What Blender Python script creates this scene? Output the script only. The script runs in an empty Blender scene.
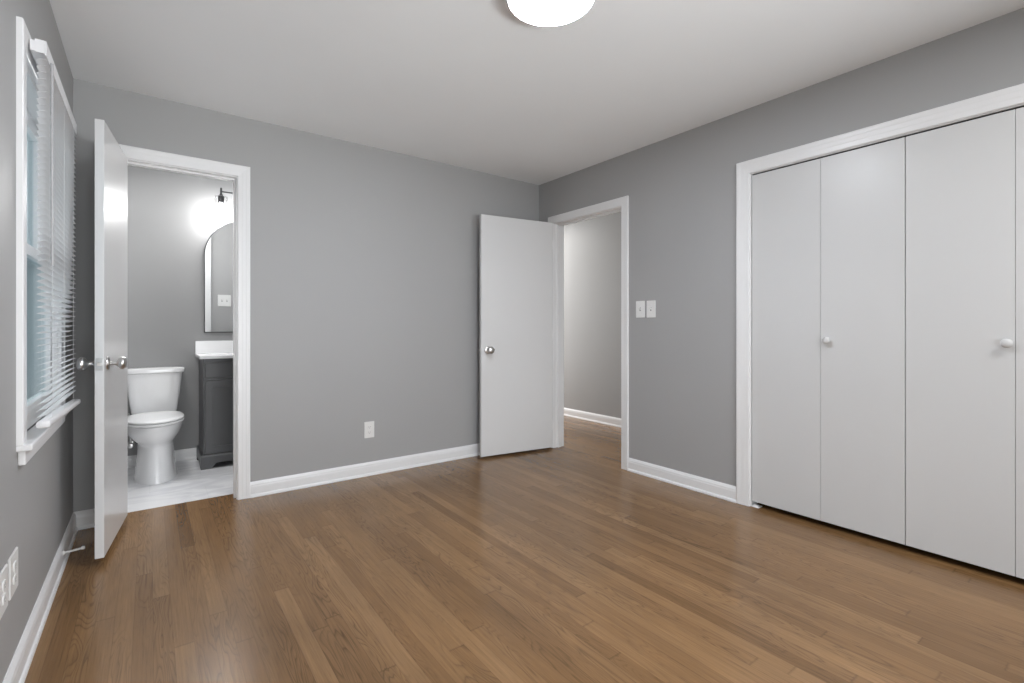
import bpy, bmesh, math, random
from mathutils import Vector, Matrix
random.seed(4)
PI = math.pi
S = bpy.context.scene
COL = S.collection

# ------------------------------------------------------------------ camera, world, light, exposure
CAM_H, YAW = 1.0914, 0.6417
cam = bpy.data.cameras.new('camera'); cam_o = bpy.data.objects.new('camera', cam); COL.objects.link(cam_o)
cam.sensor_width = 36.0; cam.lens = 484.834 / 1024 * 36.0
cam.shift_y = -(341.5 - 327.965) / 1024
cam.clip_start = 0.02
cam_o.location = (0, 0, CAM_H); cam_o.rotation_euler = (PI / 2, 0, -YAW)
S.camera = cam_o

W = bpy.data.worlds.new('world'); S.world = W; W.use_nodes = True
bg = W.node_tree.nodes['Background']
bg.inputs[0].default_value = (0.30, 0.50, 0.60, 1); bg.inputs[1].default_value = 0.34

S.view_settings.view_transform = 'Standard'; S.view_settings.look = 'None'
S.view_settings.gamma = 1.0; S.view_settings.use_curve_mapping = False
S.view_settings.exposure = 0.10
S.cycles.max_bounces = 20; S.cycles.diffuse_bounces = 14; S.cycles.glossy_bounces = 6; S.cycles.transparent_max_bounces = 16
S.cycles.use_denoising = True

def area(name, loc, rot, sx, sy, power, color=(1, 1, 1), shape='RECTANGLE', spread=PI):
    l = bpy.data.lights.new(name, 'AREA'); l.shape = shape; l.size = sx; l.size_y = sy
    l.energy = power; l.color = color; l.spread = spread
    o = bpy.data.objects.new(name, l); COL.objects.link(o); o.location = loc; o.rotation_euler = rot
    return o
# added fill lights at made-up openings in the wall behind the camera
area('front_fill_right', (2.10, -1.90, 1.08), (math.radians(80), 0, math.radians(22)), 1.25, 1.9, 9.0, (0.96, 0.985, 1.0), spread=math.radians(105))
area('front_fill_left', (0.30, -1.90, 1.08), (math.radians(84), 0, math.radians(-14)), 0.9, 1.9, 23.0, (0.96, 0.985, 1.0), spread=math.radians(120))  # second added fill, reaches the corner behind the bathroom door
# added upward beam from the right opening, brightens the far-left ceiling
area('front_fill_up', (2.10, -1.90, 0.85), (math.radians(115), 0, math.radians(22)), 1.25, 0.6, 12.0, (0.94, 0.975, 1.0), spread=math.radians(66))
# fill panel added before the closed hallway end, lifts the lower hall wall
area('hallway_end_fill', (3.60, 5.92, 1.25), (math.radians(-90), 0, 0), 0.9, 2.0, 45.0, (1, 0.99, 0.98))
# unseen light added under the bathroom ceiling to brighten its lower half
area('bathroom_fill', (0.02, 3.95, 2.42), (0, 0, 0), 0.40, 0.40, 12.0, (1, 1, 1), 'DISK')
# daylight outside the left window
area('daylight_left_window', (-1.25, 3.35, 1.85), (math.radians(64), 0, math.radians(-122)), 1.3, 1.4, 30.0, (0.98, 0.99, 1.0))
# extra ceiling light added behind the viewer as fill for the bedroom
area('ceiling_fill_behind', (2.10, -0.70, 2.41), (0, 0, 0), 0.70, 0.70, 26.0, (1, 1, 1), 'DISK')
# hallway ceiling lamp
area('hallway_lamp', (3.62, 4.75, 2.40), (0, 0, 0), 0.35, 0.35, 10.0, (1, 0.98, 0.95), 'DISK')
LAMP_STRENGTH = 86.0
SCONCE_W = 6.5

# ------------------------------------------------------------------ room numbers
L, R, B, F, H = -0.3311, 2.9472, 3.518, -1.80, 2.44
TB = 0.12                     # wall thickness
YB2 = B + TB                  # bathroom side of the back wall
YV = 4.84                     # far bathroom wall
XH = R + 0.113                # hallway side of the right wall
XE = 4.15                     # far hallway wall
BJ0, BJ1, BJH = -0.165, 0.443, 2.050      # bathroom opening between jambs
EJ0, EJ1, EJH = 2.516, 3.303, 2.036       # entry opening between jambs
CJ0, CJ1, CJH = -0.010, 1.502, 2.032      # closet opening between jambs
JT = 0.018
WY0, WY1, WZ0, WZ1 = 2.20, 2.975, 0.727, 1.975   # window opening

# ------------------------------------------------------------------ materials
def mat(name, color=(.8, .8, .8), rough=.5, metal=0.0, spec=.5, coat=0.0, bump=None, emis=None, ecol=(1, 1, 1)):
    m = bpy.data.materials.new(name); m.use_nodes = True
    nt = m.node_tree; p = nt.nodes['Principled BSDF']
    p.inputs['Base Color'].default_value = (*color, 1); p.inputs['Roughness'].default_value = rough
    p.inputs['Metallic'].default_value = metal; p.inputs['Specular IOR Level'].default_value = spec
    p.inputs['Coat Weight'].default_value = coat; p.inputs['Coat Roughness'].default_value = .12
    # every paint and plastic gets a faint procedural mottle
    tc = nt.nodes.new('ShaderNodeTexCoord')
    if metal < .5:
        n = nt.nodes.new('ShaderNodeTexNoise'); n.inputs['Scale'].default_value = 1.7; n.inputs['Detail'].default_value = 3
        nt.links.new(tc.outputs['Object'], n.inputs['Vector'])
        mr = nt.nodes.new('ShaderNodeMapRange'); mr.inputs['To Min'].default_value = .975; mr.inputs['To Max'].default_value = 1.025
        nt.links.new(n.outputs['Fac'], mr.inputs['Value'])
        hs = nt.nodes.new('ShaderNodeHueSaturation'); hs.inputs['Color'].default_value = (*color, 1)
        nt.links.new(mr.outputs[0], hs.inputs['Value']); nt.links.new(hs.outputs[0], p.inputs['Base Color'])
    if bump:
        n2 = nt.nodes.new('ShaderNodeTexNoise'); n2.inputs['Scale'].default_value = bump[0]; n2.inputs['Detail'].default_value = 4
        nt.links.new(tc.outputs['Object'], n2.inputs['Vector'])
        b = nt.nodes.new('ShaderNodeBump'); b.inputs['Strength'].default_value = bump[1]; b.inputs['Distance'].default_value = .002
        nt.links.new(n2.outputs['Fac'], b.inputs['Height']); nt.links.new(b.outputs[0], p.inputs['Normal'])
    if emis:
        p.inputs['Emission Color'].default_value = (*ecol, 1); p.inputs['Emission Strength'].default_value = emis
    return m

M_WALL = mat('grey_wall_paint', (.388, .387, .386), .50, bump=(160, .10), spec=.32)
M_WALL_DIM = mat('grey_wall_paint_dimmed', (.30, .30, .30), .5, bump=(160, .10), spec=.35)  # wall paint darkened to hold down the hot spot of the vanity light
M_CEIL = mat('ceiling_paint', (.905, .925, .94), .8, bump=(90, .10), spec=.2)
M_TRIM = mat('white_trim_paint', (.82, .82, .825), .32)
M_DOOR = mat('white_door_gloss_paint', (.72, .72, .722), .24, bump=(30, .02))
M_CLOSET = mat('white_closet_paint', (.63, .63, .63), .30, spec=.32, bump=(30, .02))
M_NICKEL = mat('satin_nickel', (.62, .61, .60), .28, metal=1)
M_BLACK = mat('black_metal', (.02, .02, .022), .4)
M_PORC = mat('glazed_porcelain', (.80, .80, .805), .10, coat=.4)
M_SEAT = mat('toilet_seat_plastic', (.80, .80, .80), .22)
M_CHAR = mat('charcoal_cabinet_paint', (.080, .081, .084), .36)
M_QUARTZ = mat('white_vanity_top', (.82, .82, .825), .15)
M_PLATE = mat('white_plate_plastic', (.80, .80, .79), .35)
M_SLOT = mat('dark_slot', (.03, .03, .03), .6)
M_GREYSLOT = mat('grey_toggle_slot', (.25, .25, .25), .6)
M_BLIND = mat('white_blind_vinyl', (.80, .80, .81), .4)
M_WAND = mat('clear_grey_wand', (.42, .42, .43), .25)
M_CORD = mat('blind_cord', (.75, .75, .75), .8)
M_RUBBER = mat('white_rubber', (.74, .72, .70), .6)
M_DIFF = mat('lit_diffuser', (.9, .9, .9), .5, emis=LAMP_STRENGTH, ecol=(.915, .97, 1.06))
M_BULB = mat('lit_bulb', (.9, .9, .9), .5, emis=22.0)
M_SIDING = mat('painted_siding', (.5, .5, .5), .7)
M_DARKIN = mat('closet_interior_paint', (.30, .30, .30), .8)

def mat_mirror():
    m = mat('mirror_silver', (.88, .89, .89), .015, metal=1); return m
M_MIRROR = mat_mirror()
def mat_glass(name, tint, gloss=.9):
    m = bpy.data.materials.new(name); m.use_nodes = True; nt = m.node_tree; nt.nodes.clear()
    out = nt.nodes.new('ShaderNodeOutputMaterial'); mx = nt.nodes.new('ShaderNodeMixShader')
    t = nt.nodes.new('ShaderNodeBsdfTransparent'); t.inputs[0].default_value = (*tint, 1)
    g = nt.nodes.new('ShaderNodeBsdfGlossy'); g.inputs['Roughness'].default_value = .03
    fr = nt.nodes.new('ShaderNodeFresnel'); fr.inputs[0].default_value = 1.45
    mul = nt.nodes.new('ShaderNodeMath'); mul.operation = 'MULTIPLY'; mul.inputs[1].default_value = gloss
    nt.links.new(fr.outputs[0], mul.inputs[0]); nt.links.new(mul.outputs[0], mx.inputs[0])
    nt.links.new(t.outputs[0], mx.inputs[1]); nt.links.new(g.outputs[0], mx.inputs[2]); nt.links.new(mx.outputs[0], out.inputs[0])
    return m
M_PANE = mat_glass('window_pane_glass', (.9, .95, .96), .35)
M_SHADE = mat_glass('clear_shade_glass', (.98, .98, .98), .30)

def mat_wood():
    m = bpy.data.materials.new('oak_strip_floor'); m.use_nodes = True; nt = m.node_tree; N = nt.nodes; K = nt.links
    p = N['Principled BSDF']
    def math_(op, a, b=None):
        n = N.new('ShaderNodeMath'); n.operation = op
        for i, v in enumerate((a, b)):
            if v is None: continue
            if isinstance(v, (int, float)): n.inputs[i].default_value = v
            else: K.new(v, n.inputs[i])
        return n.outputs[0]
    def noise(vec, scale, detail=4, rough=.55, dist=0.0):
        n = N.new('ShaderNodeTexNoise'); n.inputs['Scale'].default_value = scale; n.inputs['Detail'].default_value = detail
        n.inputs['Roughness'].default_value = rough; n.inputs['Distortion'].default_value = dist
        K.new(vec, n.inputs['Vector']); return n.outputs['Fac']
    def comb(x, y, z):
        n = N.new('ShaderNodeCombineXYZ')
        for i, v in enumerate((x, y, z)):
            if isinstance(v, (int, float)): n.inputs[i].default_value = v
            else: K.new(v, n.inputs[i])
        return n.outputs[0]
    def ramp(fac, stops):
        n = N.new('ShaderNodeValToRGB'); e = n.color_ramp.elements
        while len(e) < len(stops): e.new(.5)
        for el, (pos, c) in zip(e, stops): el.position = pos; el.color = (*c, 1) if isinstance(c, tuple) else (c, c, c, 1)
        K.new(fac, n.inputs[0]); return n.outputs[0]
    def mix(kind, fac, a, b):
        n = N.new('ShaderNodeMix'); n.data_type = 'RGBA'; n.blend_type = kind
        if isinstance(fac, (int, float)): n.inputs[0].default_value = fac
        else: K.new(fac, n.inputs[0])
        K.new(a, n.inputs[6]); K.new(b, n.inputs[7]); return n.outputs[2]
    tc = N.new('ShaderNodeTexCoord'); sx = N.new('ShaderNodeSeparateXYZ'); K.new(tc.outputs['Object'], sx.inputs[0])
    x, y = sx.outputs[0], sx.outputs[1]
    PW = 0.0572
    xr = math_('DIVIDE', math_('ADD', x, 10.0), PW); row = math_('FLOOR', xr); fx = math_('FRACT', xr)
    wn = N.new('ShaderNodeTexWhiteNoise'); wn.noise_dimensions = '1D'; K.new(row, wn.inputs['W'])
    yr = math_('ADD', math_('DIVIDE', math_('ADD', y, 10.0), 1.55), math_('MULTIPLY', wn.outputs['Value'], 7.3))
    pid = math_('FLOOR', yr); fy = math_('FRACT', yr)
    wn2 = N.new('ShaderNodeTexWhiteNoise'); wn2.noise_dimensions = '2D'; K.new(comb(row, pid, 0), wn2.inputs['Vector'])
    rnd = wn2.outputs['Value']
    # per-strip tone
    tone = ramp(rnd, [(0, (.160, .085, .034)), (.12, (.198, .107, .044)), (.5, (.222, .122, .052)), (.88, (.250, .141, .062)), (1, (.262, .150, .069))])
    # grain: fine fibres + cathedral rings along the strip
    off = math_('MULTIPLY', rnd, 37.0)
    gv = comb(math_('ADD', math_('MULTIPLY', x, 150.0), off), math_('MULTIPLY', y, 4.5), off)
    fib = noise(gv, 1.0, 5, .65)
    cv = comb(math_('ADD', math_('MULTIPLY', x, 9.0), off), math_('MULTIPLY', y, 1.0), off)
    ring = noise(cv, 1.6, 2, .45, .5)
    rings = math_('FRACT', math_('MULTIPLY', ring, 17.0))
    ringc = ramp(rings, [(0, .64), (.09, .82), (.28, .98), (.65, 1.06), (.90, .95), (1, .64)])
    fibc = ramp(fib, [(.25, .62), (.42, .93), (.58, 1.05), (.75, 1.24)])
    c = mix('MULTIPLY', .85, tone, fibc)
    broad = noise(comb(math_('MULTIPLY', x, 2.6), math_('MULTIPLY', y, .9), 3.0), 1.0, 3, .6)
    c = mix('MULTIPLY', 1.0, c, ramp(broad, [(.30, .80), (.5, 1.0), (.7, 1.14)]))
    c = mix('MULTIPLY', ramp(noise(cv, .7, 1), [(.40, 0.10), (.58, 1.0)]), c, ringc)
    # joints between strips
    ex = math_('MINIMUM', fx, math_('SUBTRACT', 1.0, fx)); ey = math_('MINIMUM', fy, math_('SUBTRACT', 1.0, fy))
    jx = ramp(ex, [(0, .70), (.02, .90), (.035, 1.0)]); jy = ramp(ey, [(0, .72), (.0008, .88), (.0012, 1.0)])
    c = mix('MULTIPLY', .8, c, jx); c = mix('MULTIPLY', .9, c, jy)
    K.new(c, p.inputs['Base Color'])
    rr = N.new('ShaderNodeMapRange'); rr.inputs['To Min'].default_value = .19; rr.inputs['To Max'].default_value = .30
    K.new(fib, rr.inputs['Value']); K.new(rr.outputs[0], p.inputs['Roughness'])
    p.inputs['Specular IOR Level'].default_value = .5
    bp = N.new('ShaderNodeBump'); bp.inputs['Strength'].default_value = .12; bp.inputs['Distance'].default_value = .002
    K.new(math_('ADD', fib, math_('MULTIPLY', ex, 2.0)), bp.inputs['Height'])
    K.new(bp.outputs[0], p.inputs['Normal'])
    return m
M_WOOD = mat_wood()

def mat_tile():
    m = bpy.data.materials.new('white_marble_tile'); m.use_nodes = True; nt = m.node_tree; N = nt.nodes; K = nt.links
    p = N['Principled BSDF']; tc = N.new('ShaderNodeTexCoord')
    br = N.new('ShaderNodeTexBrick'); br.inputs['Scale'].default_value = 1.0; br.inputs['Brick Width'].default_value = .61
    br.inputs['Row Height'].default_value = .305; br.inputs['Mortar Size'].default_value = .0015; br.offset = .5
    br.inputs['Color1'].default_value = (.88, .88, .89, 1); br.inputs['Color2'].default_value = (.86, .86, .875, 1)
    br.inputs['Mortar'].default_value = (.79, .79, .80, 1)
    K.new(tc.outputs['Object'], br.inputs['Vector'])
    mp = N.new('ShaderNodeMapping'); mp.inputs['Scale'].default_value = (2.2, 6.0, 1); K.new(tc.outputs['Object'], mp.inputs[0])
    n = N.new('ShaderNodeTexNoise'); n.inputs['Scale'].default_value = 1.3; n.inputs['Detail'].default_value = 7; n.inputs['Distortion'].default_value = 1.2
    K.new(mp.outputs[0], n.inputs['Vector'])
    r = N.new('ShaderNodeValToRGB'); e = r.color_ramp.elements; e[0].position = .40; e[0].color = (.86, .86, .875, 1); e[1].position = .54; e[1].color = (1, 1, 1, 1)
    K.new(n.outputs['Fac'], r.inputs[0])
    mx = N.new('ShaderNodeMix'); mx.data_type = 'RGBA'; mx.blend_type = 'MULTIPLY'; mx.inputs[0].default_value = 1
    K.new(br.outputs['Color'], mx.inputs[6]); K.new(r.outputs[0], mx.inputs[7]); K.new(mx.outputs[2], p.inputs['Base Color'])
    p.inputs['Roughness'].default_value = .25
    return m
M_TILE = mat_tile()

# ------------------------------------------------------------------ mesh helpers
class MB:
    def __init__(s): s.bm = bmesh.new()
    def box(s, x0, x1, y0, y1, z0, z1, bev=0.0, seg=2):
        bm = bmesh.new(); bmesh.ops.create_cube(bm, size=1.0)
        for v in bm.verts:
            v.co = Vector((x0 + (v.co.x + .5) * (x1 - x0), y0 + (v.co.y + .5) * (y1 - y0), z0 + (v.co.z + .5) * (z1 - z0)))
        if bev: bmesh.ops.bevel(bm, geom=bm.edges[:], offset=bev, segments=seg, affect='EDGES', profile=.5)
        return s.add(bm)
    def add(s, bm, mtx=None):
        if mtx: bm.transform(mtx)
        me = bpy.data.meshes.new('tmp'); bm.to_mesh(me); bm.free(); s.bm.from_mesh(me); bpy.data.meshes.remove(me); return s
    def rings(s, rings, cap0=True, cap1=True, closed=True):
        """loft a list of rings of equal length"""
        V = [[s.bm.verts.new(p) for p in r] for r in rings]; n = len(V[0])
        for a, b in zip(V[:-1], V[1:]):
            for i in range(n if closed else n - 1):
                j = (i + 1) % n; s.bm.faces.new((a[i], a[j], b[j], b[i]))
        if cap0: s.bm.faces.new(V[0][::-1])
        if cap1: s.bm.faces.new(V[-1])
        return s
    def prism(s, poly, fn, t0, t1):
        """poly of (a,b); fn(a,b,t) -> xyz"""
        return s.rings([[fn(a, b, t) for a, b in poly] for t in (t0, t1)])
    def lathe(s, prof, o, axis, n=24):
        """prof of (r, h) along axis from o"""
        ax = Vector(axis).normalized(); u = ax.orthogonal().normalized(); w = ax.cross(u); o = Vector(o)
        rg = []
        for r, h in prof:
            rg.append([o + ax * h + (u * math.cos(2 * PI * i / n) + w * math.sin(2 * PI * i / n)) * max(r, 1e-4) for i in range(n)])
        return s.rings(rg)
    def tube(s, pts, r, n=10):
        pts = [Vector(p) for p in pts]; rg = []; ref = None
        for i, p in enumerate(pts):
            d = (pts[min(i + 1, len(pts) - 1)] - pts[max(i - 1, 0)]).normalized()
            u = d.orthogonal().normalized() if ref is None else (ref - d * ref.dot(d)).normalized()
            ref = u; w = d.cross(u)
            rg.append([p + (u * math.cos(2 * PI * k / n) + w * math.sin(2 * PI * k / n)) * r for k in range(n)])
        return s.rings(rg)
    def build(s, name, material, parent=None, origin=None, smooth=None, kind=None, props=None):
        if parent is not None: o0 = Vector(ORG.get(parent.name, (0, 0, 0)))
        else: o0 = Vector(origin or (0, 0, 0))
        bmesh.ops.recalc_face_normals(s.bm, faces=s.bm.faces[:])
        for v in s.bm.verts: v.co -= o0
        me = bpy.data.meshes.new(name); s.bm.to_mesh(me); s.bm.free()
        me.materials.append(material)
        if smooth is not None:
            for pl in me.polygons: pl.use_smooth = True
            me.set_sharp_from_angle(angle=math.radians(smooth))
        o = bpy.data.objects.new(name, me); COL.objects.link(o)
        if parent is not None: o.parent = parent; ORG[o.name] = tuple(o0)
        else: o.location = o0; ORG[o.name] = tuple(o0)
        if kind: o['kind'] = kind
        if props:
            for k, v in props.items(): o[k] = v
        return o
ORG = {}
def thing(name, loc, label, cat, group=None, rotz=0.0, local=False, kind=None):
    o = bpy.data.objects.new(name, None); o.empty_display_size = .05; COL.objects.link(o)
    o.location = loc; o.rotation_euler = (0, 0, rotz); o['label'] = label; o['category'] = cat
    if group: o['group'] = group
    if kind: o['kind'] = kind
    ORG[o.name] = (0, 0, 0) if local else tuple(loc)
    return o
def tag(o, label, cat, group=None):
    o['label'] = label; o['category'] = cat
    if group: o['group'] = group
    return o

# ------------------------------------------------------------------ shell
def struct(name, mb, m, origin=None, smooth=None, label=None, cat=None):
    o = mb.build(name, m, origin=origin, kind='structure', smooth=smooth)
    if label: tag(o, label, cat)
    return o
XB0, XB1 = -0.75, 1.75        # bathroom side walls
YH0, YH1 = 1.75, 6.0          # hallway ends
struct('floor', MB().box(L - .12, XE + .1, F - .12, B + .137, -.06, 0).box(R, XE + .1, B + .137, YH1 + .1, -.06, 0), M_WOOD,
       label='brown oak strip floor running across the bedroom and hall', cat='floor')
struct('floor_bathroom', MB().box(XB0 - .1, XB1 + .1, B + .137, YV + .1, -.06, .001), M_TILE, label='white marble tile floor of the bathroom', cat='floor')
struct('ceiling', MB().box(XB0 - .1, XE + .1, F - .12, YH1 + .1, H, H + .1), M_CEIL, label='plain white painted ceiling', cat='ceiling')
# back wall with the bathroom doorway
w = MB()
w.box(L, BJ0 - JT, B, YB2, 0, H); w.box(BJ1 + JT, R, B, YB2, 0, H); w.box(BJ0 - JT, BJ1 + JT, B, YB2, BJH + JT, H)
struct('wall_back', w, M_WALL, label='grey back wall pierced by the bathroom doorway', cat='wall')
# left wall with the window
w = MB()
w.box(L - TB, L, F - .12, WY0, 0, H); w.box(L - TB, L, WY1, YB2, 0, H); w.box(L - TB, L, WY0, WY1, 0, WZ0 - .022); w.box(L - TB, L, WY0, WY1, WZ1, H)
struct('wall_left', w, M_WALL, label='grey left wall with the window in it', cat='wall')
# right wall with the entry and the closet
w = MB()
w.box(R, XH, EJ1 + JT, YB2, 0, H); w.box(R, XH, CJ1 + JT, EJ0 - JT, 0, H); w.box(R, XH, F - .12, CJ0 - JT, 0, H)
w.box(R, XH, EJ0 - JT, EJ1 + JT, EJH + JT, H); w.box(R, XH, CJ0 - JT, CJ1 + JT, CJH + JT, H)
struct('wall_right', w, M_WALL, label='grey right wall holding the entry and the closet', cat='wall')
# wall behind the camera, with two openings added for the fill lights
w = MB()
w.box(L, -.18, F - .12, F, 0, H); w.box(.78, 1.45, F - .12, F, 0, H); w.box(-.18, .78, F - .12, F, 0, .08); w.box(-.18, .78, F - .12, F, 2.10, H); w.box(2.85, R, F - .12, F, 0, H); w.box(1.45, 2.85, F - .12, F, 0, .08); w.box(1.45, 2.85, F - .12, F, 2.10, H)
struct('wall_front', w, M_WALL, label='grey wall behind the viewer with two openings added for fill light', cat='wall')
# bathroom walls
struct('wall_bathroom_back', MB().box(XB0 - .1, XB1 + .1, YV, YV + .1, 0, H), M_WALL_DIM, label='grey bathroom wall behind the toilet and vanity', cat='wall')
struct('wall_bathroom_left', MB().box(XB0 - .1, XB0, YB2, YV, 0, H).box(XB0, L - TB, YB2 - .1, YB2, 0, H), M_WALL_DIM)
struct('wall_bathroom_right', MB().box(XB1, XB1 + .1, YB2, YV, 0, H), M_WALL_DIM)
# hallway walls
struct('wall_hall', MB().box(XE, XE + .1, YH0 - .1, YH1 + .1, 0, H), M_WALL, label='grey hallway wall seen through the open entry', cat='wall')
struct('wall_hall_near', MB().box(R, XH, YB2, YH1 + .1, 0, H), M_WALL)
struct('wall_hall_end', MB().box(XH, XE, YH1, YH1 + .1, 0, H).box(XH, XE, YH0 - .1, YH0, 0, H), M_WALL)
# closet inside
struct('wall_closet', MB().box(3.62, 3.68, F - .12, YH0 - .1, 0, H).box(XH, 3.62, F - .12, F - .06, 0, H).box(XH, 3.62, YH0 - .16, YH0 - .1, 0, H), M_DARKIN)

# ------------------------------------------------------------------ trim
CW = .070
CAS = [(0, 0), (0, .0105), (.003, .0125), (.022, .0135), (.027, .0145), (.045, .0150), (.050, .0162), (.064, .0172), (.068, .0165), (CW, .0140), (CW, 0)]
def casing(mb, a0, a1, zt, fn, z0=0.0, w=1.0):
    rg = []
    for (sa, top) in ((0, 0), (0, 1), (1, 1), (1, 0)):
        r = []
        for c, t in CAS:
            c *= w
            a = a0 - c if sa == 0 else a1 + c
            r.append(Vector(fn(a, zt + c if top else z0, t)))
        rg.append(r)
    mb.rings(rg)
RV = .005
c = MB(); casing(c, BJ0 - RV, BJ1 + RV, BJH + RV, lambda a, z, t: (a, B - t, z))
t1 = struct('trim_1', c, M_TRIM, label='white moulded casing around the bathroom doorway', cat='trim')
j = MB(); d1 = B + .137 - .01
j.box(BJ0 - JT, BJ0, B, YB2, 0, BJH + JT).box(BJ1, BJ1 + JT, B, YB2, 0, BJH + JT).box(BJ0, BJ1, B, YB2, BJH, BJH + JT)
j.box(BJ0, BJ0 + .011, B + .04, B + .075, 0, BJH).box(BJ1 - .011, BJ1, B + .04, B + .075, 0, BJH).box(BJ0 + .011, BJ1 - .011, B + .04, B + .075, BJH - .011, BJH)
j.build('jamb', M_TRIM, t1)
k = MB(); casing(k, BJ0 - RV, BJ1 + RV, BJH + RV, lambda a, z, t: (a, YB2 + t, z), z0=.001)
struct('trim_2', k, M_TRIM, label='white casing on the bathroom side of its doorway', cat='trim')
c = MB(); casing(c, EJ0 - RV, EJ1 + RV, EJH + RV, lambda a, z, t: (R - t, a, z), w=.94)
t3 = struct('trim_3', c, M_TRIM, label='white moulded casing around the entry doorway', cat='trim')
j = MB()
j.box(R, XH, EJ0 - JT, EJ0, 0, EJH + JT).box(R, XH, EJ1, EJ1 + JT, 0, EJH + JT).box(R, XH, EJ0, EJ1, EJH, EJH + JT)
j.box(R + .04, R + .075, EJ0, EJ0 + .011, 0, EJH).box(R + .04, R + .075, EJ1 - .011, EJ1, 0, EJH).box(R + .04, R + .075, EJ0 + .011, EJ1 - .011, EJH - .011, EJH)
j.build('jamb', M_TRIM, t3)
MB().box(R + .004, R + .034, EJ0 + .0, EJ0 + .0015, .87, .93).build('strike_plate', M_NICKEL, t3)
k = MB(); casing(k, EJ0 - RV, EJ1 + RV, EJH + RV, lambda a, z, t: (XH + t, a, z))
struct('trim_4', k, M_TRIM, label='white casing on the hallway side of the entry', cat='trim')
c = MB(); casing(c, CJ0 - RV, CJ1 + RV, CJH + RV, lambda a, z, t: (R - t, a, z), w=1.14)
t5 = struct('trim_5', c, M_TRIM, label='white moulded casing around the wide closet', cat='trim')
j = MB()
j.box(R, XH, CJ0 - JT, CJ0, 0, CJH + JT).box(R, XH, CJ1, CJ1 + JT, 0, CJH + JT).box(R, XH, CJ0, CJ1, CJH, CJH + JT)
j.build('jamb', M_TRIM, t5)
MB().box(R + .012, R + .038, CJ0 + .002, CJ1 - .002, CJH - .003, CJH).build('door_track', M_SLOT, t5)

BASE = [(0, 0), (.022, 0), (.022, .008), (.019, .015), (.014, .019), (.014, .066), (.012, .074), (.012, .080), (.007, .090), (.003, .097), (0, .097)]
def baseboard(name, p0, p1, nrm, label, m0=0.0, m1=0.0, hs=1.0):
    """run from p0 to p1 along a wall, profile out along nrm; m0/m1 = +-1 mitre the ends by the depth"""
    p0, p1, n = Vector((*p0, 0)), Vector((*p1, 0)), Vector((*nrm, 0)); d = (p1 - p0).normalized()
    rg = [[p0 + n * t + d * t * m0 + Vector((0, 0, z * hs)) for t, z in BASE], [p1 + n * t + d * t * m1 + Vector((0, 0, z * hs)) for t, z in BASE]]
    return struct(name, MB().rings(rg), M_TRIM, label=label, cat='baseboard')
cl = BJ0 - RV - CW; cr = BJ1 + RV + CW
baseboard('baseboard_back', (cr, B), (R, B), (0, -1), 'white baseboard along the back wall right of the bathroom', 0, -1)
baseboard('baseboard_back_corner', (L, B), (cl, B), (0, -1), 'short white baseboard in the corner behind the bathroom door', 1, 0)
baseboard('baseboard_left', (L, F), (L, B), (1, 0), 'white baseboard under the window along the left wall', 1, -1)
baseboard('baseboard_right', (R, CJ1 + RV + CW * 1.14), (R, EJ0 - RV - CW), (-1, 0), 'white baseboard between the closet and the entry')
baseboard('baseboard_right_corner', (R, EJ1 + RV + CW), (R, B), (-1, 0), 'short white baseboard hidden behind the entry door', 0, -1)
baseboard('baseboard_hall', (XE, YH0), (XE, YH1), (-1, 0), 'white baseboard along the hallway wall')
ob = baseboard('baseboard_bathroom', (XB0, YV), (.325, YV), (0, -1), 'white baseboard behind the toilet', hs=.9); ob.location.z = .001

# ------------------------------------------------------------------ window in the left wall
win = thing('window_1', (L, WY0, WZ0), 'white double-hung window in the left wall behind the blind', 'window', kind='structure')
wm = MB()
casing(wm, WY0 + .0, WY1 - .0, WZ1, lambda a, z, t: (L + t, a, z), z0=WZ0, w=1.16)
wm.build('window_casing', M_TRIM, win)
fx0 = L - TB
fm = MB(); ft = .018
fm.box(fx0, L, WY0, WY0 + ft, WZ0, WZ1).box(fx0, L, WY1 - ft, WY1, WZ0, WZ1).box(fx0, L, WY0 + ft, WY1 - ft, WZ1 - ft, WZ1)
fm.box(fx0, fx0 + .07, WY0 + ft, WY1 - ft, WZ0, WZ0 + .02)
fm.box(L - .016, L - .004, WY0 + ft, WY0 + ft + .012, WZ0, WZ1 - ft).box(L - .016, L - .004, WY1 - ft - .012, WY1 - ft, WZ0, WZ1 - ft)
fm.build('window_frame', M_TRIM, win)
def sash(name, x0, x1, z0, z1, rb, rt, st=.045):
    y0, y1 = WY0 + ft, WY1 - ft
    s = MB().box(x0, x1, y0, y0 + st, z0, z1, .003).box(x0, x1, y1 - st, y1, z0, z1, .003)
    s.box(x0, x1, y0 + st - .002, y1 - st + .002, z0, z0 + rb, .003).box(x0, x1, y0 + st - .002, y1 - st + .002, z1 - rt, z1, .003)
    o = s.build(name, M_TRIM, win)
    xm = (x0 + x1) / 2
    MB().box(xm - .002, xm + .002, y0 + st - .006, y1 - st + .006, z0 + rb - .006, z1 - rt + .006).build('pane', M_PANE, o)
sash('lower_sash', L - .052, L - .018, WZ0 + .001, 1.395, .085, .04)
sash('upper_sash', L - .090, L - .056, 1.355, WZ1 - ft, .04, .060)
st = MB().box(L - .018, L + .037, WY0 - .080, WY1 + .05, WZ0 - .022, WZ0, .006, 3)
st.build('stool', M_TRIM, win)
ap = MB().box(L, L + .018, WY0 - .060, WY1 + .06, WZ0 - .068, WZ0 - .022, .004)
ap.build('apron', M_TRIM, win)

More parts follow.
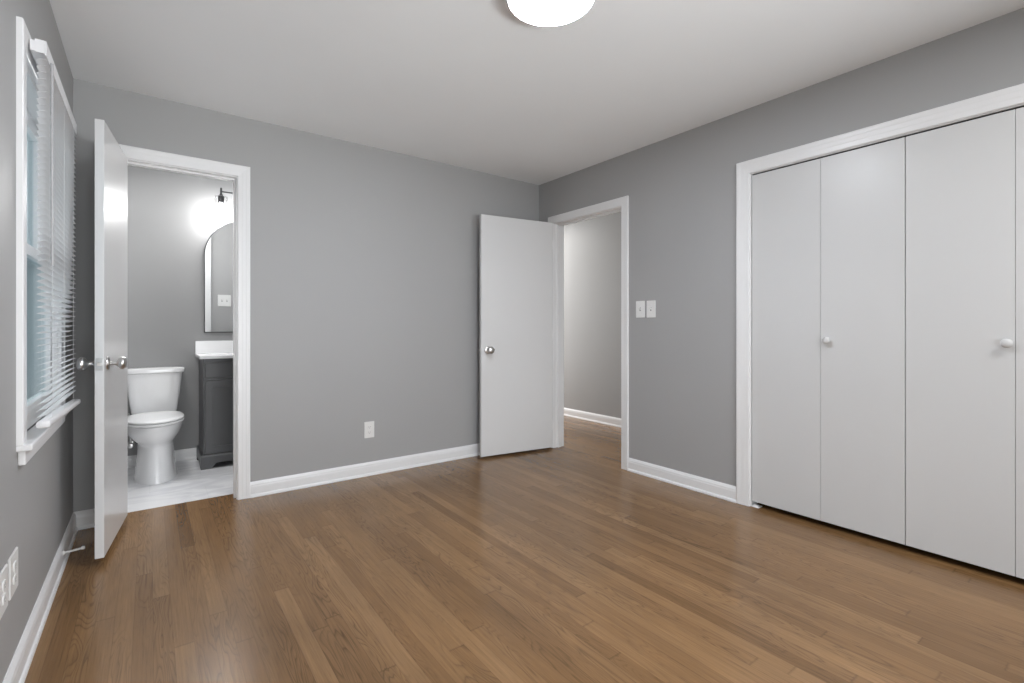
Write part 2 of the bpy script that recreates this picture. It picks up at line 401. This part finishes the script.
# blind mounted on the casing
bx0, bx1 = L + .020, L + .060
by0, by1 = 2.19, 3.00
bl = thing('window_blind', (bx0, by0, 2.03), 'white horizontal mini blind hanging over the left-wall window', 'blind')
hd = MB().box(bx0, bx1 - .004, by0, by1, 1.993, 2.028, .002).build('headrail', M_BLIND, bl)
va = MB().box(bx1 - .005, bx1, by0 - .002, by1 + .004, 1.985, 2.032, .0015)
va.box(bx0 + .012, bx1 - .005, by0 - .002, by0, 1.99, 2.032).box(bx0 + .012, bx1 - .005, by1 + .002, by1 + .004, 1.99, 2.032)
va.build('valance', M_BLIND, bl)
sl = MB(); pitch = .0213; sxc = bx0 + .0265; ztop = 1.972; zs = []
z = ztop
while z > .795: zs.append(z); z -= pitch
for z in zs:
    rg = []
    tl = math.radians(17)
    for yy in (by0 + .006, by1 - .004):
        r = []
        up = [(-.0125, 0), (-.006, .0016), (0, .0021), (.006, .0016), (.0125, 0)]
        for a, h in up + [(a, h - .0006) for a, h in reversed(up)]:
            r.append(Vector((sxc + a * math.cos(tl) - h * math.sin(tl), yy, z + a * math.sin(tl) + h * math.cos(tl))))
        rg.append(r)
    sl.rings(rg)
sl.build('slats', M_BLIND, bl, smooth=40)
# the bottom rail hangs a little low and swung out at the far end
br = MB(); n = 14
rg = []
for f in (0, .006, .994, 1):
    sc = .55 if f in (0, 1) else 1
    yy = by0 + .004 + f * (by1 - by0 + .012); zc = .774 - .024 * f; xc = sxc + .004 + .006 * f
    rg.append([Vector((xc + math.copysign(abs(math.cos(q)) ** .6, math.cos(q)) * .0175 * sc, yy, zc + math.copysign(abs(math.sin(q)) ** .6, math.sin(q)) * .0125 * sc)) for q in [2 * PI * i / n for i in range(n)]])
br.rings(rg); br.build('bottom_rail', M_BLIND, bl, smooth=50)
for yy in (by0 + .12, (by0 + by1) / 2, by1 - .12):
    lc = MB()
    for xo in (-.0135, .0135):
        lc.tube([(sxc + xo, yy, 1.99), (sxc + xo, yy, .785 - .028 * (yy - by0) / (by1 - by0))], .0005, 6)
    lc.build('ladder_cord', M_CORD, bl)
wd = MB().tube([(bx1 + .006, by0 + .055, 1.985), (bx1 + .006, by0 + .055, 1.965), (bx1 + .007, by0 + .055, 1.30)], .0042, 8)
wd.build('tilt_wand', M_WAND, bl, smooth=40)

# ------------------------------------------------------------------ doors
KNOB = [(.001, 0), (.031, 0), (.033, .003), (.031, .007), (.018, .010), (.011, .014), (.0095, .020), (.0115, .034), (.020, .040), (.0280, .046), (.0312, .055), (.0305, .063), (.0255, .0695), (.014, .0735), (.001, .0745)]
def knob(parent, o, axis):
    # rosette and knob turned on one axis, keyhole button in the middle
    rs = MB().lathe(KNOB[:6] + [(.001, .0135)], o, axis, 28).build('rosette', M_NICKEL, None, smooth=50)
    COL.objects.unlink(rs); me = rs.data; bpy.data.objects.remove(rs)
    kb = MB().lathe([(.001, .0132)] + KNOB[5:], o, axis, 28).build('door_knob', M_NICKEL, parent, smooth=50)
    me.name = 'rosette'; r = bpy.data.objects.new('rosette', me); COL.objects.link(r); r.parent = kb
    oo = Vector(o) + Vector(axis) * .0724
    return kb
def door(name, pin, ang, width, zb, zt, thick, side, label, kz=.90, hinge_z=(.22, 1.03, 1.84)):
    """leaf in its own frame: hinge at local x=0, leaf along +x to width; local y from y0 to y1"""
    y0, y1 = side
    leaf = MB().box(.003, width, y0, y1, zb, zt, .0015)
    o = leaf.build(name, M_DOOR, kind='structure'); ORG[o.name] = (0, 0, 0)
    o.location = (*pin, 0); o.rotation_euler = (0, 0, ang); tag(o, label, 'door')
    xk = width - .062
    knob(o, (xk, y1, kz), (0, 1, 0)); knob(o, (xk, y0, kz), (0, -1, 0))
    ym = (y0 + y1) / 2
    lp = MB().box(width - .0005, width + .001, ym - .0125, ym + .0125, kz - .029, kz + .029, .0004).build('latch_plate', M_NICKEL, o)
    MB().prism([(0, -.006), (.010, -.006), (.003, .006), (0, .006)], lambda a, b, t: (width + .001 + a, ym + b, t), kz - .008, kz + .008).build('latch_bolt', M_NICKEL, o)
    for hz in hinge_z:
        h = MB().lathe([(.001, -.047), (.0045, -.046), (.006, -.044), (.006, .044), (.0045, .046), (.001, .047)], (-.004, y0 - .003, hz), (0, 0, 1), 12)
        h.box(-.0025, .003, ym - .014, ym + .014, hz - .043, hz + .043)
        h.build('hinge', M_TRIM, o)
    return o
# bathroom door: right face runs from (-.100, 3.503) to (-.165, 2.909)
h0, h1 = Vector((-.100, 3.503)), Vector((-.168, 2.909)); dv = h1 - h0
ang = math.atan2(dv.y, dv.x)          # local +x towards the free edge; local +y is then the right-hand (+x world) side
door('door_1', (h0.x, h0.y), ang, dv.length, .035, 2.048, .034, (-.034, 0), 'white flush door standing open into the room before the bathroom', .925)
h0, h1 = Vector((2.905, 3.272)), Vector((2.203, 3.374)); dv = h1 - h0
ang = math.atan2(dv.y, dv.x)          # local +y points to -y world: the face we see
door('door_2', (h0.x, h0.y), ang, dv.length, .020, 2.036, .034, (-.034, 0), 'white flush entry door swung open against the back wall', .908)

# closet bifold doors
def bifold(name, edges, kpanel, ky, kz, label):
    t = thing(name, (R + .006, (edges[0][0] + edges[-1][1]) / 2, 0), label, 'door', kind='structure')
    for i, (a, b_) in enumerate(edges):
        pn = MB().box(R + .006, R + .036, a, b_, .032, 2.024, .0012).build('door_panel', M_CLOSET, t)
        if i == kpanel:
            MB().lathe([(.001, 0), (.011, 0), (.009, .004), (.0085, .011), (.013, .016), (.0185, .021), (.0195, .026), (.0175, .031), (.011, .0345), (.001, .0355)], (R + .006, ky, kz), (-1, 0, 0), 24).build('knob', M_CLOSET, pn, smooth=50)
    return t
bifold('door_3', [(1.1217, 1.4985), (.7485, 1.1203)], 1, 1.083, 1.025, 'white bifold closet door pair nearer the entry')
bifold('door_4', [(.3717, .7455), (-.0050, .3703)], 0, .394, 1.026, 'white bifold closet door pair at the right edge of the photo')
br_ = MB().box(R + .002, R + .05, CJ1 - .045, CJ1 - .002, 0, .004).box(R + .010, R + .018, CJ1 - .04, CJ1 - .01, .004, .012).build('floor_bracket', M_TRIM, t5)

# ------------------------------------------------------------------ plates
def frame(origin, u, n):
    u, n = Vector(u), Vector(n); o = Vector(origin)
    return lambda a, z, t: o + u * a + n * t + Vector((0, 0, z))
def fbox(mb, fn, a0, a1, z0, z1, t0, t1, bev=0.0):
    bm = bmesh.new(); bmesh.ops.create_cube(bm, size=1.0)
    for v in bm.verts: v.co = Vector((a0 + (v.co.x + .5) * (a1 - a0), z0 + (v.co.y + .5) * (z1 - z0), t0 + (v.co.z + .5) * (t1 - t0)))
    if bev: bmesh.ops.bevel(bm, geom=bm.edges[:], offset=bev, segments=2, affect='EDGES')
    for v in bm.verts: v.co = fn(*v.co)
    mb.add(bm)
def plate_geo(t, fn, w, h):
    m = MB(); fbox(m, fn, -w / 2, w / 2, -h / 2, h / 2, 0, .006, .0022); m.build('cover_plate', M_PLATE, t)
def screw(t, fn, a, z):
    m = MB(); m.lathe([(.0001, 0), (.0034, 0), (.003, .0012), (.0001, .0014)], fn(a, z, .006), fn(0, 0, 1) - fn(0, 0, 0), 10); m.build('screw', M_PLATE, t)
def outlet(origin, u, n, label, w=.075, h=.12, group=None):
    t = thing('wall_outlet', origin, label, 'outlet', group); fn = frame(origin, u, n)
    plate_geo(t, fn, w, h)
    for dz in (.0195, -.0195):
        r = MB(); pts = []
        for i in range(24):
            q = 2 * PI * i / 24; pts.append((math.copysign(abs(math.cos(q)) ** .7, math.cos(q)) * .0168, dz + max(-.0125, min(.0125, math.sin(q) * .0168))))
        r.prism(pts, fn, .006, .0085); rc = r.build('receptacle', M_PLATE, t)
        s_ = MB(); fbox(s_, fn, -.0075, -.0055, dz - .002, dz + .006, .0083, .0088); fbox(s_, fn, .0052, .0075, dz - .001, dz + .006, .0083, .0088); fbox(s_, fn, -.0022, .0022, dz - .0085, dz - .0045, .0083, .0088)
        s_.build('slot', M_GREYSLOT, rc)
    screw(t, fn, 0, 0); return t
def switch(origin, u, n, label, w=.080, h=.125, cols=(0,), group=None, tog=1):
    t = thing('light_switch', origin, label, 'light switch', group); fn = frame(origin, u, n)
    plate_geo(t, fn, w, h)
    for a in cols:
        s_ = MB(); fbox(s_, fn, a - .0052, a + .0052, -.0125, .0125, .0055, .0064); s_.build('toggle_slot', M_GREYSLOT, t)
        g = MB(); g.prism([(.0055, -.006), (.0055, .006), (.017, .006 + .006 * tog), (.017, .001 + .006 * tog)], lambda tt, zz, aa: fn(a + aa, zz, tt), -.0042, .0042); g.build('toggle', M_PLATE, t)
        for dz in (.030, -.030): screw(t, fn, a, dz)
    return t
outlet((1.305, B, .337), (1, 0, 0), (0, -1, 0), 'white duplex outlet on the grey back wall above its baseboard')
outlet((L, 2.060, .357), (0, -1, 0), (1, 0, 0), 'white outlet on the left wall, the one nearer the window', .108, .122)
outlet((L, 1.925, .357), (0, -1, 0), (1, 0, 0), 'white outlet on the left wall at the very left edge of the photo', .108, .122)
switch((R, 2.334, 1.231), (0, -1, 0), (-1, 0, 0), 'white toggle switch nearer the entry casing on the right wall')
switch((R, 2.237, 1.230), (0, -1, 0), (-1, 0, 0), 'white toggle switch nearer the closet of the two on the right wall', .078)
switch((.642, YB2, 1.385), (-1, 0, 0), (0, 1, 0), 'white double switch plate seen reflected in the arched bathroom mirror', .122, .122, (-.023, .023))

# spring door stop on the left baseboard
ds = thing('door_stop', (L + .014, 3.006, .062), 'white spring door stop on the left baseboard near the bathroom door', 'door stop')
s_ = MB(); o = Vector((L + .014, 3.006, .062))
s_.lathe([(.0001, 0), (.011, 0), (.011, .003), (.006, .006), (.0001, .007)], o, (1, 0, .08), 16); s_.build('base', M_RUBBER, ds, smooth=50)
pts = []
for i in range(150):
    q = i / 149; a = q * 2 * PI * 15
    pts.append(o + Vector((.005 + q * .058, math.cos(a) * .0042, math.sin(a) * .0042 + q * .005)))
MB().tube(pts, .0014, 6).build('spring', M_RUBBER, ds, smooth=60)
MB().lathe([(.0001, 0), (.006, 0), (.0075, .002), (.0078, .009), (.006, .013), (.0001, .014)], o + Vector((.062, 0, .005)), (1, 0, .08), 16).build('rubber_tip', M_RUBBER, ds, smooth=50)

# ------------------------------------------------------------------ ceiling light
CX, CY = 1.288, 1.463
cf = thing('ceiling_light', (CX, CY, H), 'lit round white flush ceiling light at the top edge of the photo', 'ceiling light')
MB().lathe([(.001, 0), (.170, 0), (.1765, -.003), (.1775, -.006), (.1775, -.030), (.1755, -.0325), (.172, -.0325), (.172, -.020), (.001, -.020)], (CX, CY, H), (0, 0, 1), 64).build('base', M_TRIM, cf, smooth=40)
MB().lathe([(.001, -.022), (.1715, -.022), (.1715, -.0315), (.168, -.0335), (.120, -.0345), (.001, -.035)], (CX, CY, H), (0, 0, 1), 64).build('diffuser', M_DIFF, cf, smooth=40)

# ------------------------------------------------------------------ toilet
TX = .030
tl = thing('toilet', (TX, 4.45, .001), 'white two-piece toilet with closed lid beside the dark vanity', 'toilet')
def egg(cx, yf, yb, rx, z, n=40, e=2.0, sq=2.6, ymax=None):
    """plan ring: rounded front at yf, squarer back at yb, widest in the middle"""
    ym = yf + (yb - yf) * .52; r = []
    for i in range(n):
        q = 2 * PI * i / n; c, s = math.cos(q), math.sin(q)
        ex = e if s < 0 else sq
        xx = math.copysign(abs(c) ** (2 / ex), c) * rx
        yy = ym + math.copysign(abs(s) ** (2 / ex), s) * ((ym - yf) if s < 0 else (yb - ym))
        r.append(Vector((cx + xx, yy, z)))
    return r
bw = MB()
bw.rings([egg(TX + .007, 4.190, 4.70, .131, .001, sq=5), egg(TX + .007, 4.192, 4.70, .129, .012, sq=5), egg(TX + .007, 4.200, 4.70, .123, .06, sq=5), egg(TX + .007, 4.208, 4.70, .115, .13, sq=5),
          egg(TX + .007, 4.214, 4.70, .111, .20, sq=5), egg(TX + .007, 4.214, 4.70, .107, .245, sq=5), egg(TX + .007, 4.206, 4.71, .108, .262, sq=5), egg(TX + .004, 4.182, 4.73, .124, .282, sq=4.5), egg(TX, 4.150, 4.76, .146, .308, sq=4),
          egg(TX, 4.126, 4.79, .161, .335, sq=4), egg(TX, 4.110, 4.80, .170, .365, sq=4), egg(TX, 4.102, 4.80, .175, .395, sq=4), egg(TX, 4.104, 4.80, .174, .408, sq=4), egg(TX, 4.115, 4.795, .164, .413, sq=4)])
bw.build('bowl', M_PORC, tl, smooth=40)
s_ = MB()
s_.rings([egg(TX, 4.104, 4.56, .168, .414, sq=3), egg(TX, 4.097, 4.565, .175, .418, sq=3), egg(TX, 4.096, 4.565, .176, .427, sq=3), egg(TX, 4.101, 4.562, .171, .432, sq=3)])
s_.build('seat', M_SEAT, tl, smooth=40)
s_ = MB()
s_.rings([egg(TX, 4.104, 4.57, .168, .435, sq=3), egg(TX, 4.096, 4.575, .176, .438, sq=3), egg(TX, 4.096, 4.575, .176, .446, sq=3), egg(TX, 4.104, 4.57, .168, .454, sq=3), egg(TX, 4.14, 4.55, .135, .459, sq=3), egg(TX, 4.25, 4.45, .05, .461, sq=3)])
s_.build('seat_lid', M_SEAT, tl, smooth=40)
def slab(cx, x, y0, y1, z, n=40, e=7):
    yc, ry = (y0 + y1) / 2, (y1 - y0) / 2; r = []
    for i in range(n):
        q = 2 * PI * i / n; c, s = math.cos(q), math.sin(q)
        r.append(Vector((cx + math.copysign(abs(c) ** (2 / e), c) * x, yc + math.copysign(abs(s) ** (2 / e), s) * ry, z)))
    return r
MB().rings([slab(TX, .120, 4.67, 4.81, .412), slab(TX, .138, 4.655, 4.815, .424), slab(TX, .146, 4.645, 4.818, .45), slab(TX, .163, 4.635, 4.82, .58), slab(TX, .180, 4.628, 4.825, .741)]).build('tank', M_PORC, tl, smooth=40)
MB().rings([slab(TX, .186, 4.622, 4.828, .742), slab(TX, .192, 4.618, 4.83, .746), slab(TX, .194, 4.616, 4.83, .769), slab(TX, .191, 4.619, 4.829, .778), slab(TX, .180, 4.63, 4.82, .782)]).build('tank_lid', M_PORC, tl, smooth=40)
hx = TX - .171
s_ = MB().lathe([(.0001, 0), (.013, 0), (.013, .006), (.006, .009), (.006, .020), (.0001, .021)], (hx, 4.68, .69), (-1, 0, 0), 16)
s_.tube([(hx - .018, 4.68, .69), (hx - .020, 4.665, .688), (hx - .020, 4.625, .684)], .006, 8); s_.build('flush_handle', M_NICKEL, tl, smooth=50)
# water valve at the wall, hose up to the tank
vv = thing('water_valve', (-.117, YV, .18), 'small chrome water valve on the wall left of the toilet', 'valve')
MB().lathe([(.0001, 0), (.026, 0), (.024, .004), (.009, .007), (.009, .05), (.013, .052), (.013, .074), (.0001, .076)], (-.117, YV, .18), (0, -1, 0), 18).build('valve_body', M_NICKEL, vv, smooth=45)
MB().lathe([(.0001, 0), (.016, .002), (.019, .008), (.016, .014), (.0001, .016)], (-.117, YV - .078, .18), (0, -1, 0), 14).build('handle', M_NICKEL, vv, smooth=45)
MB().tube([(-.117, YV - .062, .19), (-.120, YV - .062, .24), (-.128, YV - .060, .30), (-.130, YV - .060, .36), (-.128, YV - .060, .43)], .0055, 8).build('supply_hose', M_PLATE, vv, smooth=45)

# ------------------------------------------------------------------ vanity
vx0, vx1, vf = .331, 1.069, 4.432
vb = YV - .003
vn = thing('bathroom_vanity', ((vx0 + vx1) / 2, 4.63, .001), 'charcoal bathroom vanity with white top under the arched mirror', 'vanity')
cb = MB()
cb.box(vx0, vx0 + .018, vf + .002, vb, .09, .852).box(vx1 - .018, vx1, vf + .002, vb, .09, .852).box(vx0 + .018, vx1 - .018, vb - .012, vb, .09, .852)
cb.box(vx0 + .018, vx1 - .018, vf + .02, vb - .012, .095, .11)
# face frame
cb.box(vx0, vx0 + .010, vf - .012, vf + .004, .095, .852, .0015).box(vx1 - .010, vx1, vf - .012, vf + .004, .095, .852, .0015)
cb.box(vx0 + .009, vx1 - .009, vf - .009, vf + .004, .822, .852).box(vx0 + .009, vx1 - .009, vf - .009, vf + .004, .683, .703).box(vx0 + .009, vx1 - .009, vf - .009, vf + .004, .095, .112)
cb.box(vx0 + .018, vx1 - .018, vf + .004, vf + .02, .11, .84)
cb.build('cabinet', M_CHAR, vn)
MB().box(vx0 + .0125, vx1 - .0125, vf - .014, vf + .003, .706, .819, .002).build('drawer_front', M_CHAR, vn)
xm = (vx0 + vx1) / 2
for a, b_ in ((vx0 + .0125, xm - .0015), (xm + .0015, vx1 - .0125)):
    d_ = MB(); w_ = .052
    d_.box(a, a + w_, vf - .014, vf + .003, .115, .680, .0015).box(b_ - w_, b_, vf - .014, vf + .003, .115, .680, .0015)
    d_.box(a + w_ - .001, b_ - w_ + .001, vf - .014, vf + .003, .115, .167, .0015).box(a + w_ - .001, b_ - w_ + .001, vf - .014, vf + .003, .628, .680, .0015)
    d_.box(a + w_ - .004, b_ - w_ + .004, vf - .005, vf + .002, .163, .632)
    d_ = d_.build('cabinet_door', M_CHAR, vn)
    kx = b_ - .026 if a < xm - .1 else a + .026
    MB().lathe([(.0001, 0), (.006, 0), (.005, .012), (.012, .018), (.012, .024), (.0001, .027)], (kx, vf - .014, .60), (0, -1, 0), 14).build('knob', M_NICKEL, d_, smooth=45)
# bracket-foot plinth
def foot_profile(a0, a1):
    return [(a0, .001), (a0 + .070, .001), (a0 + .078, .012), (a0 + .088, .028), (a0 + .105, .040), (a0 + .125, .044), (a1 - .125, .044), (a1 - .105, .040), (a1 - .088, .028), (a1 - .078, .012), (a1 - .070, .001), (a1, .001), (a1, .082), (a0, .082)]
pl = MB(); q0, q1, qf = vx0 - .018, vx1 + .018, vf - .030
def cap_profile(fn, a0, a1):
    pl.prism([(0, .082), (.018, .082), (.018, .098), (.006, .110), (0, .110)], fn, a0, a1)
pl.prism(foot_profile(q0, q1), lambda a, z, t: (a, t, z), qf, qf + .018)
pl.prism([(-.018 + 0, .082), (0, .082), (0, .11), (-.008, .108), (-.018, .097)], lambda a, z, t: (t, vf - .012 + a, z), q0, q1)
for xa, xb in ((q0, vx0), (vx1, q1)):
    pl.prism([(qf + .018, .001), (qf + .08, .001), (qf + .105, .035), (vb - .105, .035), (vb - .08, .001), (vb, .001), (vb, .097), (qf + .018, .097)], lambda a, z, t: (t, a, z), xa, xb)
    pl.box(xa, xb, vf - .012, vb, .095, .104, .002)
pl.build('plinth', M_CHAR, vn)
tp = MB().box(vx0 - .026, vx1 + .026, vf - .030, vb, .852, .876, .003)
tp.build('vanity_top', M_QUARTZ, vn)
MB().box(vx0 - .026, vx1 + .026, vb - .016, vb, .876, .982, .002).build('backsplash', M_QUARTZ, vn)

# ------------------------------------------------------------------ mirror
mcx, mr, mz0, mzc = .694, .328, 1.052, 1.706
mi = thing('arched_mirror', (mcx, YV, mz0), 'tall arched bathroom mirror with thin black frame above the vanity', 'mirror')
def arch(r, inset):
    pts = [(-r, mz0 + inset), (r, mz0 + inset)]
    pts += [(r * math.cos(PI * i / 48), mzc + r * math.sin(PI * i / 48)) for i in range(49)]
    return pts
MB().prism(arch(mr - .004, .004), lambda a, z, t: (mcx + a, t, z), YV - .012, YV - .001).build('mirror_glass', M_MIRROR, mi)
fr = MB(); out, inn = arch(mr, 0), arch(mr - .007, .007)
rg = []
n = len(out)
loop = [[Vector((mcx + a, YV - .018, z)) for a, z in out], [Vector((mcx + a, YV - .018, z)) for a, z in inn], [Vector((mcx + a, YV - .001, z)) for a, z in inn], [Vector((mcx + a, YV - .001, z)) for a, z in out]]
VV = [[fr.bm.verts.new(p) for p in r] for r in loop]
for k in range(4):
    A_, B_ = VV[k], VV[(k + 1) % 4]
    for i in range(n): fr.bm.faces.new((A_[i], A_[(i + 1) % n], B_[(i + 1) % n], B_[i]))
fr.build('mirror_frame', M_BLACK, mi)

# ------------------------------------------------------------------ vanity light
LYc, LZ = 4.72, 2.236
vl = thing('vanity_light', (mcx, YV, LZ), 'black vanity light with lit clear glass shades above the arched mirror', 'wall light')
MB().lathe([(.0001, 0), (.058, 0), (.060, .004), (.057, .016), (.0001, .018)], (mcx, YV, LZ), (0, -1, 0), 28).build('backplate', M_BLACK, vl, smooth=40)
b_ = MB().tube([(mcx, YV - .016, LZ), (mcx, LYc, LZ)], .007, 10); b_.build('arm', M_BLACK, vl, smooth=45)
MB().tube([(mcx - .214, LYc, LZ), (mcx + .214, LYc, LZ)], .0058, 10).build('bar', M_BLACK, vl, smooth=45)
for lx in (mcx - .214, mcx, mcx + .214):
    MB().lathe([(.0001, .032), (.006, .031), (.008, .028), (.008, -.030), (.0001, -.031)], (lx, LYc, LZ), (0, 0, 1), 14).build('stem', M_BLACK, vl, smooth=45)
    MB().lathe([(.0001, -.022), (.012, -.024), (.015, -.035), (.023, -.040), (.023, -.094), (.0001, -.095)], (lx, LYc, LZ), (0, 0, 1), 18).build('socket', M_BLACK, vl, smooth=45)
    g = MB().lathe([(.020, -.040), (.044, -.040), (.049, -.045), (.049, -.205), (.047, -.205), (.047, -.047), (.043, -.043), (.020, -.043)], (lx, LYc, LZ), (0, 0, 1), 28)
    g.build('glass_shade', M_SHADE, vl, smooth=40)
    MB().lathe([(.0001, -.0955), (.013, -.096), (.014, -.108), (.024, -.128), (.029, -.148), (.026, -.166), (.015, -.178), (.0001, -.181)], (lx, LYc, LZ), (0, 0, 1), 20).build('bulb', M_BULB, vl, smooth=60)
    pl_ = bpy.data.lights.new('vanity_bulb_light', 'POINT'); pl_.energy = SCONCE_W; pl_.shadow_soft_size = .03
    po = bpy.data.objects.new('vanity_bulb_light', pl_); COL.objects.link(po); po.location = (lx, LYc, LZ - .215)
